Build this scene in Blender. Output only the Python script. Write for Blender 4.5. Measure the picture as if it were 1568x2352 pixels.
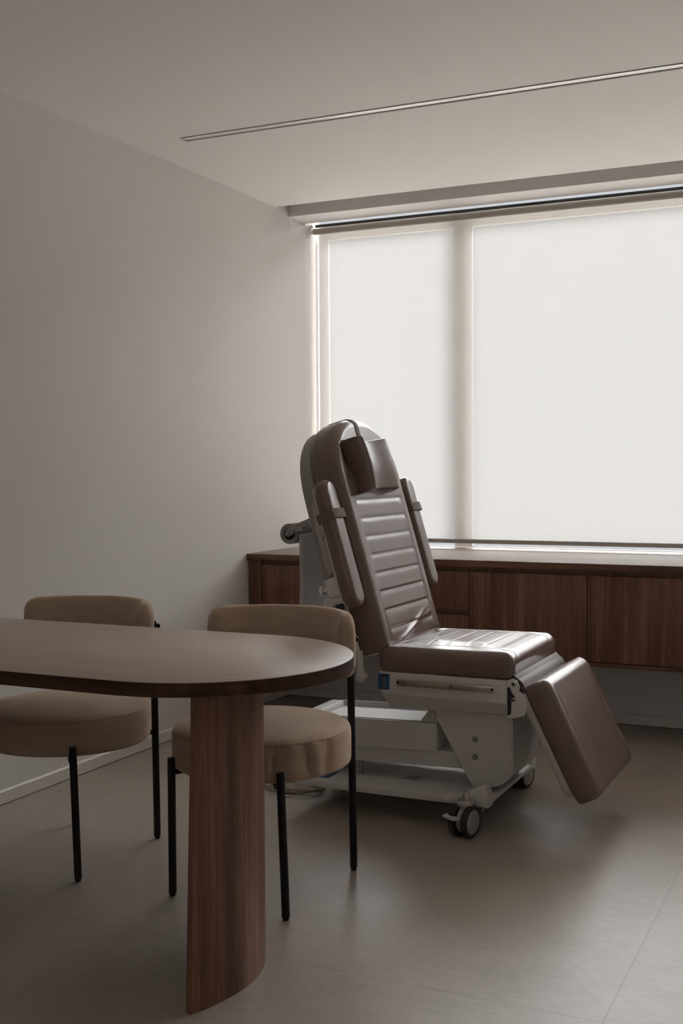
import bpy, bmesh, math, random
import numpy as np
from mathutils import Vector, Matrix
random.seed(4)
for o in list(bpy.data.objects): bpy.data.objects.remove(o)
C = bpy.context.scene
COL = C.collection
PI = math.pi

# ------------------------------------------------------------------ camera
F, YAW, PITCH, ROLL, CAM_H = 2663.24, 0.438322, -0.037328, -0.005922, 1.2
cam = bpy.data.cameras.new('camera'); camo = bpy.data.objects.new('camera', cam); COL.objects.link(camo)
cam.sensor_fit = 'HORIZONTAL'; cam.sensor_width = 36; cam.lens = F / 1568 * 36; cam.clip_start = .05
fw = Vector((-math.sin(YAW) * math.cos(PITCH), math.cos(YAW) * math.cos(PITCH), math.sin(PITCH)))
rt = Vector((math.cos(YAW), math.sin(YAW), 0)); up = rt.cross(fw)
r2 = rt * math.cos(ROLL) + up * math.sin(ROLL); u2 = -rt * math.sin(ROLL) + up * math.cos(ROLL)
m = Matrix((r2, u2, -fw)).transposed().to_4x4(); m.translation = (0, 0, CAM_H)
camo.matrix_world = m
C.camera = camo

# ------------------------------------------------------------------ world, light, exposure
C.view_settings.view_transform = 'Standard'; C.view_settings.look = 'None'
C.view_settings.exposure = 0.04; C.view_settings.gamma = 1.0; C.view_settings.use_curve_mapping = False
w = bpy.data.worlds.new('overcast'); C.world = w; w.use_nodes = True
wn = w.node_tree.nodes; wl = w.node_tree.links; wn.clear()
bg = wn.new('ShaderNodeBackground'); out = wn.new('ShaderNodeOutputWorld')
# outdoors: hazy bright sky, pale sunlit ground, and an invented duller band at the horizon that keeps the blind dim
tcw = wn.new('ShaderNodeTexCoord'); spw = wn.new('ShaderNodeSeparateXYZ'); wl.new(tcw.outputs['Generated'], spw.inputs[0])
mrw = wn.new('ShaderNodeMapRange'); mrw.inputs[1].default_value = -1; mrw.inputs[2].default_value = 1; wl.new(spw.outputs[2], mrw.inputs[0])
rw = wn.new('ShaderNodeValToRGB'); wl.new(mrw.outputs[0], rw.inputs[0])
GROUND, HOR, SKY = 11.6, 0.68, 20.0
def zs(deg): return (math.sin(math.radians(deg)) + 1) / 2
el = rw.color_ramp.elements
stops = [(zs(-90), GROUND, (1, .95, .88)), (zs(-14), GROUND, (1, .95, .88)), (zs(-5), HOR, (.95, .985, 1.03)), (zs(13.6), HOR, (.94, .975, 1.03)), (zs(16), SKY, (.97, .98, 1)), (zs(90), SKY, (.95, .975, 1))]
while len(el) < len(stops): el.new(.5)
for e_, (p_, l_, c_) in zip(el, stops): e_.position = p_; e_.color = (*[k * l_ / 40 for k in c_], 1)
wl.new(rw.outputs[0], bg.inputs[0]); bg.inputs[1].default_value = 40.0
wl.new(bg.outputs[0], out.inputs[0])

# ------------------------------------------------------------------ measured room
XL, XR = -2.869, 2.2            # left / right walls
YB, YC, YBEAM, YW, YO = -.75, 5.338, 5.4855, 5.432, 5.845
H, HB = 2.5548, 2.5323
Y0, ZC, ZC2, ZK = 5.006, .7813, .751, .3294

# ------------------------------------------------------------------ materials
def mat(name, col, rough=.5, metal=0, spec=.5, coat=0, sheen=0):
    M = bpy.data.materials.new(name); M.use_nodes = True
    b = M.node_tree.nodes['Principled BSDF']
    b.inputs['Base Color'].default_value = (*col, 1); b.inputs['Roughness'].default_value = rough
    b.inputs['Metallic'].default_value = metal; b.inputs['Specular IOR Level'].default_value = spec
    b.inputs['Coat Weight'].default_value = coat; b.inputs['Sheen Weight'].default_value = sheen
    return M
def nodes(M): return M.node_tree.nodes, M.node_tree.links, M.node_tree.nodes['Principled BSDF']
def coords(N, L, scale=(1, 1, 1), kind='Object', rot=(0, 0, 0)):
    tc = N.new('ShaderNodeTexCoord'); mp = N.new('ShaderNodeMapping')
    mp.inputs['Scale'].default_value = scale; mp.inputs['Rotation'].default_value = rot
    L.new(tc.outputs[kind], mp.inputs[0]); return mp.outputs[0]
def noise(N, L, vec, scale, detail=4, rough=.55, dist=0):
    n = N.new('ShaderNodeTexNoise'); n.inputs['Scale'].default_value = scale; n.inputs['Detail'].default_value = detail
    n.inputs['Roughness'].default_value = rough; n.inputs['Distortion'].default_value = dist
    L.new(vec, n.inputs['Vector']); return n.outputs['Fac']
def ramp(N, L, fac, stops):
    r = N.new('ShaderNodeValToRGB'); e = r.color_ramp.elements
    while len(e) < len(stops): e.new(.5)
    for i, (p, c) in enumerate(stops): e[i].position = p; e[i].color = (*c, 1)
    L.new(fac, r.inputs[0]); return r.outputs[0]
def bump(N, L, b, fac, strength, dist):
    bp = N.new('ShaderNodeBump'); bp.inputs['Strength'].default_value = strength; bp.inputs['Distance'].default_value = dist
    L.new(fac, bp.inputs['Height']); L.new(bp.outputs[0], b.inputs['Normal'])

def paint(name, col, rough=.85):
    M = mat(name, col, rough, spec=.25); N, L, b = nodes(M)
    v = coords(N, L); n = noise(N, L, v, 260, 3); bump(N, L, b, n, .08, .001); return M
M_wall = paint('wall_paint', (.70, .668, .645))
M_ceil = paint('ceiling_paint', (.83, .797, .775))
M_base = mat('baseboard_paint', (.72, .68, .64), .5)

def wood(name, axis, dark=(.062, .027, .016), light=(.26, .122, .074), rough=.42, spec=.4):
    M = mat(name, light, rough, spec=spec); N, L, b = nodes(M)
    s = [34, 34, 34]; s[axis] = 1.3
    v = coords(N, L, s); n1 = noise(N, L, v, 1.0, 6, .62, .4)
    s2 = [9, 9, 9]; s2[axis] = .45
    v2 = coords(N, L, s2); n2 = noise(N, L, v2, 1.0, 3, .5, 1.2)
    s3 = [330, 330, 330]; s3[axis] = 14
    v3 = coords(N, L, s3); n3 = noise(N, L, v3, 1.0, 2, .5)
    m1 = N.new('ShaderNodeMix'); m1.inputs[0].default_value = .42; L.new(n1, m1.inputs[2]); L.new(n2, m1.inputs[3])
    m2 = N.new('ShaderNodeMix'); m2.inputs[0].default_value = .22; L.new(m1.outputs[0], m2.inputs[2]); L.new(n3, m2.inputs[3])
    c = ramp(N, L, m2.outputs[0], [(.38, dark), (.49, tuple(a * .55 + c * .45 for a, c in zip(dark, light))), (.60, light)])
    L.new(c, b.inputs['Base Color']); bump(N, L, b, n3, .12, .0006); return M
M_woodV = wood('walnut_vertical_grain', 2)
M_woodX = wood('walnut_lengthwise_grain', 0)
M_tabletop = wood('walnut_table_sheen', 0, (.33, .25, .20), (.42, .33, .27), .33, .6)  # walnut lightened: window sheen is put into the base colour
M_counter = wood('pale_counter_surface', 0, (.20, .155, .125), (.27, .215, .18), .62, .35)
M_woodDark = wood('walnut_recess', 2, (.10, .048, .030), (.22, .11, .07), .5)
M_woodEdgeShade = wood('walnut_edge_shaded', 0, (.030, .014, .009), (.085, .042, .026), .6, .2)  # darker walnut copy: shade on the table edge painted into its colour
M_gapShade = mat('painted_gap_shade', (.012, .009, .008), .9)  # near-black colour for shade painted into narrow gaps

# floor: large vinyl sheets with fine seams
M_floor = mat('vinyl_floor', (.30, .265, .23), .38, spec=.45)
N, L, b = nodes(M_floor)
v = coords(N, L); n1 = noise(N, L, v, 3.2, 7, .62, .3)
vs = coords(N, L, (9, 30, 9)); n2 = noise(N, L, vs, 1.6, 6, .7)
v3 = coords(N, L); n3 = noise(N, L, v3, 55, 4, .7)
a = N.new('ShaderNodeMix'); a.inputs[0].default_value = .45; L.new(n1, a.inputs[2]); L.new(n2, a.inputs[3])
a2 = N.new('ShaderNodeMix'); a2.inputs[0].default_value = .25; L.new(a.outputs[0], a2.inputs[2]); L.new(n3, a2.inputs[3])
fc = ramp(N, L, a2.outputs[0], [(.33, (.295, .250, .210)), (.5, (.355, .305, .260)), (.67, (.41, .358, .312))])
vo = N.new('ShaderNodeTexVoronoi'); vo.inputs['Scale'].default_value = 2.3; L.new(coords(N, L), vo.inputs['Vector'])
lt = N.new('ShaderNodeMath'); lt.operation = 'LESS_THAN'; lt.inputs[1].default_value = .007; L.new(vo.outputs['Distance'], lt.inputs[0])
def math_(op, x, y=None):
    q = N.new('ShaderNodeMath'); q.operation = op
    for i, k in enumerate((x, y)):
        if k is None: continue
        if isinstance(k, (int, float)): q.inputs[i].default_value = k
        else: L.new(k, q.inputs[i])
    return q.outputs[0]
tc = N.new('ShaderNodeTexCoord'); sp = N.new('ShaderNodeSeparateXYZ'); L.new(tc.outputs['Object'], sp.inputs[0])
X, Y = sp.outputs[0], sp.outputs[1]
def seam(val, at, period, half):       # 1 on the seam
    q = math_('SUBTRACT', val, at); q = math_('ADD', q, period / 2 + 50 * period); q = math_('MODULO', q, period)
    q = math_('SUBTRACT', q, period / 2); q = math_('ABSOLUTE', q); return math_('LESS_THAN', q, half)
sx = seam(X, -.5405, 2.4, .0011)
left = math_('LESS_THAN', X, -.5405)
sl = math_('MULTIPLY', seam(Y, 2.4685, 1.862, .0011), left)
sr = math_('MULTIPLY', seam(Y, 3.400, 1.862, .0011), math_('SUBTRACT', 1.0, left))
sm = math_('MAXIMUM', sx, math_('MAXIMUM', sl, sr)); sm = math_('MULTIPLY', sm, .42)
sm = math_('MAXIMUM', sm, math_('MULTIPLY', lt.outputs[0], .5))
mx = N.new('ShaderNodeMix'); mx.data_type = 'RGBA'; L.new(sm, mx.inputs[0]); L.new(fc, mx.inputs[6]); mx.inputs[7].default_value = (.06, .05, .04, 1)
L.new(mx.outputs[2], b.inputs['Base Color']); bump(N, L, b, n3, .05, .001)

def fabric(name, c1, c2):
    M = mat(name, c1, .92, spec=.15, sheen=.35); N, L, b = nodes(M)
    b.inputs['Sheen Tint'].default_value = (.9, .8, .7, 1)
    n = noise(N, L, coords(N, L, (420, 420, 420)), 1, 2); n2 = noise(N, L, coords(N, L, (9, 9, 30)), 1, 4)
    k = N.new('ShaderNodeMix'); k.inputs[0].default_value = .5; L.new(n, k.inputs[2]); L.new(n2, k.inputs[3])
    L.new(ramp(N, L, k.outputs[0], [(.35, c1), (.65, c2)]), b.inputs['Base Color']); bump(N, L, b, n, .5, .0007); return M
M_fab = fabric('tan_wool', (.385, .28, .20), (.485, .365, .275))
M_black = mat('black_powder_coat', (.006, .006, .0065), .45, spec=.35)
M_vinyl = mat('taupe_vinyl', (.182, .122, .105), .23, spec=.55)
N, L, b = nodes(M_vinyl); bump(N, L, b, noise(N, L, coords(N, L, (14, 14, 14)), 1, 3), .10, .01)
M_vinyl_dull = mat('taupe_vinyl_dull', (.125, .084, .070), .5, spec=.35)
M_strap = mat('brown_strap', (.16, .112, .083), .75)
N, L, b = nodes(M_strap); bump(N, L, b, noise(N, L, coords(N, L, (30, 30, 700)), 1, 2), .4, .001)
M_white = mat('white_enamel', (.72, .70, .68), .38, spec=.45)
M_shell = mat('pale_grey_shell', (.31, .295, .28), .45)
M_plate = mat('pale_plate', (.50, .48, .46), .45)
M_grey = mat('grey_plastic', (.36, .34, .33), .45)
M_cream = mat('cream_plastic', (.55, .50, .44), .4)
M_steel = mat('brushed_steel', (.52, .47, .42), .28, metal=1)
M_darksteel = mat('dull_steel', (.30, .27, .24), .4, metal=1)
M_alu = mat('aluminium', (.62, .60, .57), .38, metal=1)
M_rubber = mat('dark_rubber', (.018, .018, .019), .6)
M_darkmetal = mat('dark_metal', (.03, .03, .033), .5)
M_paper = mat('white_paper', (.84, .80, .80), .9, spec=.2)
M_blue = mat('blue_sticker', (.05, .13, .30), .45)
M_ink = mat('printed_dark', (.012, .014, .02), .5)
M_inkgrey = mat('printed_grey', (.22, .22, .22), .6)
M_cable = mat('beige_cable', (.42, .38, .32), .5)
M_white_tr = mat('pale_blade', (.86, .85, .82), .35, spec=.5)
M_frame = mat('window_frame_paint', (.72, .71, .70), .5)

# blind fabric: woven, lets daylight through
M_blind = bpy.data.materials.new('blind_fabric'); M_blind.use_nodes = True
N = M_blind.node_tree.nodes; L = M_blind.node_tree.links; N.clear()
o_ = N.new('ShaderNodeOutputMaterial'); d_ = N.new('ShaderNodeBsdfDiffuse'); t_ = N.new('ShaderNodeBsdfTranslucent'); tr_ = N.new('ShaderNodeBsdfTransparent')
d_.inputs[0].default_value = (.60, .55, .50, 1); t_.inputs[0].default_value = (.775, .768, .757, 1); tr_.inputs[0].default_value = (1, .99, .97, 1)
wv = noise(N, L, coords(N, L, (500, 1, 500)), 1, 2)
mv = N.new('ShaderNodeMapRange'); mv.inputs[1].default_value = .3; mv.inputs[2].default_value = .7; mv.inputs[3].default_value = .215; mv.inputs[4].default_value = .235; L.new(wv, mv.inputs[0])
a_ = N.new('ShaderNodeMixShader'); L.new(mv.outputs[0], a_.inputs[0]); L.new(d_.outputs[0], a_.inputs[1]); L.new(t_.outputs[0], a_.inputs[2])
b_ = N.new('ShaderNodeMixShader'); b_.inputs[0].default_value = .30; L.new(a_.outputs[0], b_.inputs[1]); L.new(tr_.outputs[0], b_.inputs[2])
L.new(b_.outputs[0], o_.inputs[0])
M_curtain = bpy.data.materials.new('added_curtain_fabric'); M_curtain.use_nodes = True  # translucent sheet for the added rear window
N = M_curtain.node_tree.nodes; L = M_curtain.node_tree.links; N.clear()
o_ = N.new('ShaderNodeOutputMaterial'); d_ = N.new('ShaderNodeBsdfDiffuse'); t_ = N.new('ShaderNodeBsdfTranslucent')
d_.inputs[0].default_value = (.70, .67, .64, 1); t_.inputs[0].default_value = (.75, .72, .69, 1)
a_ = N.new('ShaderNodeMixShader'); a_.inputs[0].default_value = .12; L.new(d_.outputs[0], a_.inputs[1]); L.new(t_.outputs[0], a_.inputs[2]); L.new(a_.outputs[0], o_.inputs[0])
M_blind_solid = mat('blind_fabric_rolled', (.42, .39, .35), .9)

M_glass = bpy.data.materials.new('window_glass'); M_glass.use_nodes = True
N = M_glass.node_tree.nodes; L = M_glass.node_tree.links; N.clear()
o_ = N.new('ShaderNodeOutputMaterial'); g_ = N.new('ShaderNodeBsdfGlossy'); tr_ = N.new('ShaderNodeBsdfTransparent'); fr = N.new('ShaderNodeFresnel'); fr.inputs[0].default_value = 1.45
g_.inputs['Roughness'].default_value = .02; tr_.inputs[0].default_value = (.96, .965, .965, 1)
a_ = N.new('ShaderNodeMixShader'); L.new(fr.outputs[0], a_.inputs[0]); L.new(tr_.outputs[0], a_.inputs[1]); L.new(g_.outputs[0], a_.inputs[2]); L.new(a_.outputs[0], o_.inputs[0])

# ------------------------------------------------------------------ mesh helpers
def finish(bm, angle=35, weld=True):
    if weld: bmesh.ops.remove_doubles(bm, verts=bm.verts, dist=1e-5)
    bmesh.ops.recalc_face_normals(bm, faces=bm.faces)
    return bm
def obj(name, bm, material, parent=None, angle=35, loc=None):
    finish(bm)
    if parent is not None:                     # world-space mesh -> local of the parent chain
        p = parent; off = Vector((0, 0, 0))
        while p is not None: off += Vector(p.get('_at', (0, 0, 0))); p = p.parent
        bmesh.ops.translate(bm, verts=bm.verts, vec=-off)
    me = bpy.data.meshes.new(name); bm.to_mesh(me); bm.free()
    for p_ in me.polygons: p_.use_smooth = True
    me.set_sharp_from_angle(angle=math.radians(angle))
    me.materials.append(material)
    o = bpy.data.objects.new(name, me); COL.objects.link(o)
    if parent is not None: o.parent = parent
    return o
def struct(name, bm, material, **k):
    o = obj(name, bm, material, **k)
    if o.parent is None: o['kind'] = 'structure'
    return o
def tag(o, label, cat, group=None):
    o['label'] = label; o['category'] = cat
    if group: o['group'] = group
    return o
def thing(name, label, cat, loc, group=None):
    o = bpy.data.objects.new(name, None); COL.objects.link(o); o.empty_display_size = .1
    o.location = loc; o['_at'] = loc; tag(o, label, cat, group); return o
def BM(): return bmesh.new()
def merge(bm, b2):
    me = bpy.data.meshes.new('t'); b2.to_mesh(me); b2.free(); bm.from_mesh(me); bpy.data.meshes.remove(me); return bm
def box(x0, x1, y0, y1, z0, z1, bev=0, seg=2, bm=None, mtx=None):
    b2 = BM(); bmesh.ops.create_cube(b2, size=1)
    for v in b2.verts:
        v.co = Vector(((x0 + x1) / 2 + v.co.x * (x1 - x0), (y0 + y1) / 2 + v.co.y * (y1 - y0), (z0 + z1) / 2 + v.co.z * (z1 - z0)))
    if bev: bmesh.ops.bevel(b2, geom=b2.edges[:], offset=bev, segments=seg, profile=.5, affect='EDGES', clamp_overlap=True)
    if mtx is not None: bmesh.ops.transform(b2, matrix=mtx, verts=b2.verts)
    return merge(bm, b2) if bm is not None else b2
def prism(pts, axis, a, b, bev=0, seg=2, bm=None, only=None):
    """extrude a 2D polygon; axis 0: pts are (y,z); 1: (x,z); 2: (x,y)"""
    b2 = BM()
    def P(p, h): return {0: (h, p[0], p[1]), 1: (p[0], h, p[1]), 2: (p[0], p[1], h)}[axis]
    A = [b2.verts.new(P(p, a)) for p in pts]; B = [b2.verts.new(P(p, b)) for p in pts]
    fa = b2.faces.new(A); fb = b2.faces.new(B[::-1]); n = len(pts)
    for i in range(n): b2.faces.new((A[i], B[i], B[(i + 1) % n], A[(i + 1) % n]))
    bmesh.ops.recalc_face_normals(b2, faces=b2.faces)
    if bev:
        ed = [e for e in b2.edges if (only is None) or (only == 'caps' and (all(v in A for v in e.verts) or all(v in B for v in e.verts)))]
        bmesh.ops.bevel(b2, geom=ed, offset=bev, segments=seg, profile=.5, affect='EDGES', clamp_overlap=True)
    return merge(bm, b2) if bm is not None else b2
def cyl(p0, p1, r, n=24, bev=0, bm=None, r1=None):
    p0, p1 = Vector(p0), Vector(p1); d = p1 - p0; ln = d.length
    prof = [(0, 0), (r - bev, 0), (r, bev), ((r if r1 is None else r1), ln - bev), ((r if r1 is None else r1) - bev, ln), (0, ln)] if bev else [(0, 0), (r, 0), ((r if r1 is None else r1), ln), (0, ln)]
    return lathe(prof, p0, d.normalized(), n, bm)
def lathe(prof, origin, axis=(0, 0, 1), n=32, bm=None):
    b2 = BM(); q = Vector((0, 0, 1)).rotation_difference(Vector(axis)); o = Vector(origin)
    rings = []
    for r, z in prof:
        if r < 1e-6: rings.append([b2.verts.new(o + q @ Vector((0, 0, z)))])
        else: rings.append([b2.verts.new(o + q @ Vector((r * math.cos(2 * PI * i / n), r * math.sin(2 * PI * i / n), z))) for i in range(n)])
    for a, c in zip(rings, rings[1:]):
        for i in range(n):
            j = (i + 1) % n
            if len(a) == 1 and len(c) == 1: continue
            if len(a) == 1: b2.faces.new((a[0], c[i], c[j]))
            elif len(c) == 1: b2.faces.new((a[i], a[j], c[0]))
            else: b2.faces.new((a[i], a[j], c[j], c[i]))
    return merge(bm, b2) if bm is not None else b2
def smooth_path(pts, sub=8):
    P = [Vector(p) for p in pts]; out = []
    for i in range(len(P) - 1):
        p0 = P[max(i - 1, 0)]; p1 = P[i]; p2 = P[i + 1]; p3 = P[min(i + 2, len(P) - 1)]
        for k in range(sub):
            t = k / sub
            out.append(.5 * ((2 * p1) + (p2 - p0) * t + (2 * p0 - 5 * p1 + 4 * p2 - p3) * t * t + (3 * p1 - p0 - 3 * p2 + p3) * t ** 3))
    out.append(P[-1]); return out
def tube(path, r, n=12, bm=None, sect=None, upv=(0, 0, 1)):
    """sweep a circle (or a custom 2D section) along a path"""
    b2 = BM(); P = [Vector(p) for p in path]; rings = []
    sect = sect or [(r * math.cos(2 * PI * i / n), r * math.sin(2 * PI * i / n)) for i in range(n)]
    t0 = (P[1] - P[0]).normalized(); u = Vector(upv)
    if abs(u.dot(t0)) > .95: u = Vector((1, 0, 0))
    for i, p in enumerate(P):
        t = (P[min(i + 1, len(P) - 1)] - P[max(i - 1, 0)]).normalized()
        u = (u - t * u.dot(t)).normalized(); s = t.cross(u)
        rings.append([b2.verts.new(p + s * a + u * c) for a, c in sect])
    m_ = len(sect)
    for a, c in zip(rings, rings[1:]):
        for i in range(m_): b2.faces.new((a[i], a[(i + 1) % m_], c[(i + 1) % m_], c[i]))
    b2.faces.new(rings[0][::-1]); b2.faces.new(rings[-1])
    return merge(bm, b2) if bm is not None else b2

# ------------------------------------------------------------------ the room
struct('floor', box(XL - .2, XR + .2, YB - .2, YO + .1, -.1, 0), M_floor)
struct('wall_left', box(XL - .2, XL, YB - .2, YO, 0, 3.0), M_wall)
struct('wall_right', box(XR, XR + .2, YB - .2, YO, 0, 3.0), M_wall)
struct('wall_front', box(XL, XR, YW, YO, 0, .7495), M_wall)
# ceiling with the air slot cut into it
SX0, SY0, SY1 = -2.629, 4.060, 4.122
cb = box(XL, XR, YB, SY0, H, 2.95)
box(XL, XR, SY1, YC, H, 2.95, bm=cb); box(XL, SX0, SY0, SY1, H, 2.95, bm=cb); box(SX0, XR, SY0, SY1, H + .03, 2.95, bm=cb)
struct('ceiling', cb, M_ceil)
rb = box(XL - .2, XR + .2, YB - .2, YO + .1, 2.95, 3.05); struct('ceiling_upper', rb, M_ceil)
tb_ = box(XL, XR, YBEAM, 5.680, HB, 2.95); box(XL, XR, 5.680, YO, 2.60, 2.95, bm=tb_)
struct('trim_1', tb_, M_ceil)      # beam above the window, with a pocket for the blind
bbl = prism([(XL, .0023), (XL + .012, .0023), (XL + .012, .046), (XL + .007, .051), (XL, .051)], 1, YB, YW)
struct('baseboard_left', bbl, M_base)
box_gap = struct('painted_gap_strip', box(XL, XL + .0125, YB, YW - .0125, 0.0002, .0022, bm=box(XL, XR, YW - .0125, YW, 0.0002, .0022)), M_gapShade)  # dark strip standing in for the shade below the baseboards
struct('baseboard_front', prism([(YW, 0.002), (YW - .012, 0.002), (YW - .012, .046), (YW - .007, .051), (YW, .051)], 0, XL + .012, XR), M_base)
struct('baseboard_right', box(XR - .012, XR, YB, YW - .012, 0, .051), M_base)
struct('baseboard_back', box(XL + .012, XR - .012, YB, YB + .012, 0, .051), M_base)

# window: frame and glass
win = bpy.data.objects.new('window_1', None); COL.objects.link(win); win['kind'] = 'structure'
FY0, FY1 = 5.812, 5.832
fb = box(-2.839, -2.797, FY0, FY1, .785, 2.545, .002)
box(-2.8385, XR, FY0 + .0005, FY1 - .0005, 2.459, 2.545, .003, bm=fb); box(-2.797, XR, FY0 + .005, FY1, .7815, .787, .001, bm=fb)
for x0 in (-2.064, .0): box(x0, x0 + .100, FY0, FY1, .787, 2.459, .003, bm=fb)
obj('window_frame', fb, M_frame, win)
for x0, x1 in ((XL, -2.839), (-2.797, -2.064), (-1.964, .0), (.100, XR)):
    obj('window_pane', box(x0, x1, 5.824, 5.829, .787, 2.459), M_glass, win)
obj('window_pane', box(XL, XR, 5.824, 5.829, 2.545, 2.60), M_glass, win)

# an assumed, unseen curtained window, added behind the camera to brighten the near half
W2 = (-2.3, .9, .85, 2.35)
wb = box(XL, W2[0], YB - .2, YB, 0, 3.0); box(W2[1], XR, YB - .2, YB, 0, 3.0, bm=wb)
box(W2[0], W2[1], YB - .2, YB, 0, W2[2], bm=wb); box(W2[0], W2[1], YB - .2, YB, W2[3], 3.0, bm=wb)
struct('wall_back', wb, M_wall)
win2 = bpy.data.objects.new('added_fill_window', None); COL.objects.link(win2); win2['kind'] = 'structure'
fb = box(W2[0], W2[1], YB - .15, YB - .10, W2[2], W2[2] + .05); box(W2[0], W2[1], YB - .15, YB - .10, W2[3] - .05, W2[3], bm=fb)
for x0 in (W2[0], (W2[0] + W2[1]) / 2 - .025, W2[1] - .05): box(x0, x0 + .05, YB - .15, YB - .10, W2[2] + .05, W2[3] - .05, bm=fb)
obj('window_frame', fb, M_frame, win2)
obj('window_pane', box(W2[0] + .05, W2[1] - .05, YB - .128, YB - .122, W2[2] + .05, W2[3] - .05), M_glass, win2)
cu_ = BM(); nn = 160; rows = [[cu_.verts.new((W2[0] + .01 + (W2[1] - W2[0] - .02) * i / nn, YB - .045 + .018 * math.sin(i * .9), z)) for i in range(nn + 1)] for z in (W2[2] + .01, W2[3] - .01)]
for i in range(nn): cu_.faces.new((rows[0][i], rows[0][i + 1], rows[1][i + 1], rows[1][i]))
obj('added_curtain', cu_, M_curtain, win2)

# ceiling air diffuser blade
t = thing('slot_diffuser', 'long narrow pale slot diffuser set flush in the ceiling', 'air vent', (SX0, SY0, H))
obj('blade', prism([(SY0 + .0048, H - .0030), (SY0 + .0048, H + .0005), (SY1 - .002, H + .009), (SY1 - .002, H + .005), (SY0 + .034, H - .0003), (SY0 + .031, H + .0008)], 0, SX0 + .012, XR - .01), M_white_tr, t)
obj('slot_shade_liner', box(SX0, XR - .005, SY0 + .0005, SY0 + .0025, H + .003, H + .024, bm=box(SX0 + .002, XR - .005, SY0 + .003, SY1 - .003, H + .0245, H + .0285)), M_gapShade, t)  # near-black liner: the shallow slot's shade is put into its colour

# ------------------------------------------------------------------ roller blind
YBL = 5.733
bt = thing('roller_blind', 'off-white translucent roller blind lowered over the whole window', 'roller blind', (-2.85, YBL, 2.49))
BX0, BX1 = -2.836, 2.185
TR = .0165; TZ = 2.4915; TY = YBL - TR
def blind_curve():
    bm = BM(); nx = 40; rows = []
    zs = [TZ - .002 - i * (TZ - .83) / 30 for i in range(31)]
    for z in zs:
        rows.append([bm.verts.new((BX0 + (BX1 - BX0) * i / nx, YBL + .0025 * math.sin(i * .9) * min(1, (TZ - z)), z)) for i in range(nx + 1)])
    for a, c in zip(rows, rows[1:]):
        for i in range(nx): bm.faces.new((a[i], a[i + 1], c[i + 1], c[i]))
    return bm
obj('blind_fabric', blind_curve(), M_blind, bt)
obj('roller_tube', cyl((BX0 + .002, TY, TZ), (BX1, TY, TZ), TR, 32, 0), M_blind_solid, bt)
obj('bottom_bar', box(BX0, BX1, YBL - .009, YBL + .009, .808, .8305, .004), mat('bar_paint', (.42, .40, .37), .5), bt)
obj('head_rail', box(BX0 + .012, BX1, TY - .008, TY + .010, 2.5125, 2.5265, .001), M_darkmetal, bt)
br = box(BX0 - .024, BX0 - .021, TY - .024, TY + .026, 2.462, 2.530, .001)
box(BX0 - .021, BX0 - .003, TY - .015, TY + .015, 2.511, 2.528, .003, bm=br); cyl((BX0 - .021, TY, TZ), (BX0 + .002, TY, TZ), .0155, 20, .003, bm=br)
obj('bracket', br, M_white_tr, bt)

# ------------------------------------------------------------------ wall-hung cabinets
YD = Y0 + .012           # door fronts
DT = .02
# countertop
ct = thing('countertop', 'long walnut countertop running under the window above the wall cabinets', 'countertop', (XL, Y0, ZC2))
obj('top_slab', box(XL + .001, -1.395, Y0, FY0 + .004, ZC2, ZC, .0018, bm=box(-1.3942, XR - .002, Y0, FY0 + .004, ZC2, ZC, .0018)), M_counter, ct)
obj('edge_band', box(XL + .0012, XR - .003, Y0 - .0012, Y0 + .0005, ZC2 + .0003, ZC - .0012, .0004), M_woodX, ct)
g1 = 'walnut cabinet units under the counter'
def cab(x0, x1, name, label, parts):
    c = thing(name, label, 'cabinet', (x0, YD, ZK), g1)
    b_ = box(x0 + .0005, x1 - .0005, YD + DT + .002, YW - .001, ZK + .020, ZC2 - .001)
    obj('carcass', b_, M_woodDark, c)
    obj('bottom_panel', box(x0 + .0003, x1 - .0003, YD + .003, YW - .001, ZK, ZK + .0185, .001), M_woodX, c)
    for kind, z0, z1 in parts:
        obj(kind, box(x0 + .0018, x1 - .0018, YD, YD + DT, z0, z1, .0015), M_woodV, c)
    return c
XA, W = -2.793, .5402
obj('filler_panel', box(XL + .012, XA - .0015, YD - .002, YD + .03, ZK, ZC2 - .001, .001), M_woodV,
    cab(XA, XA + W, 'wall_cabinet', 'walnut cabinet in the left corner, half hidden by the hanging paper', [('door', ZK + .0215, .7275)]))
cab(XA + W, XA + 2 * W, 'drawer_cabinet', 'walnut drawer unit with stacked drawers directly behind the exam chair backrest', [('drawer_front', .552, .7275), ('drawer_front', ZK + .0215, .5265)])
cab(XA + 2 * W, XA + 3 * W, 'wall_cabinet', 'walnut cabinet with one door rising behind the exam chair seat cushion', [('door', ZK + .0215, .7275)])
cab(XA + 3 * W, XA + 4 * W, 'wall_cabinet', 'walnut cabinet seen above and to the right of the lowered footrest', [('door', ZK + .0215, .7275)])
cab(XA + 4 * W, XA + 5 * W, 'wall_cabinet', 'rightmost walnut cabinet, under the far right end of the countertop', [('door', ZK + .0215, .7275)])

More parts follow.
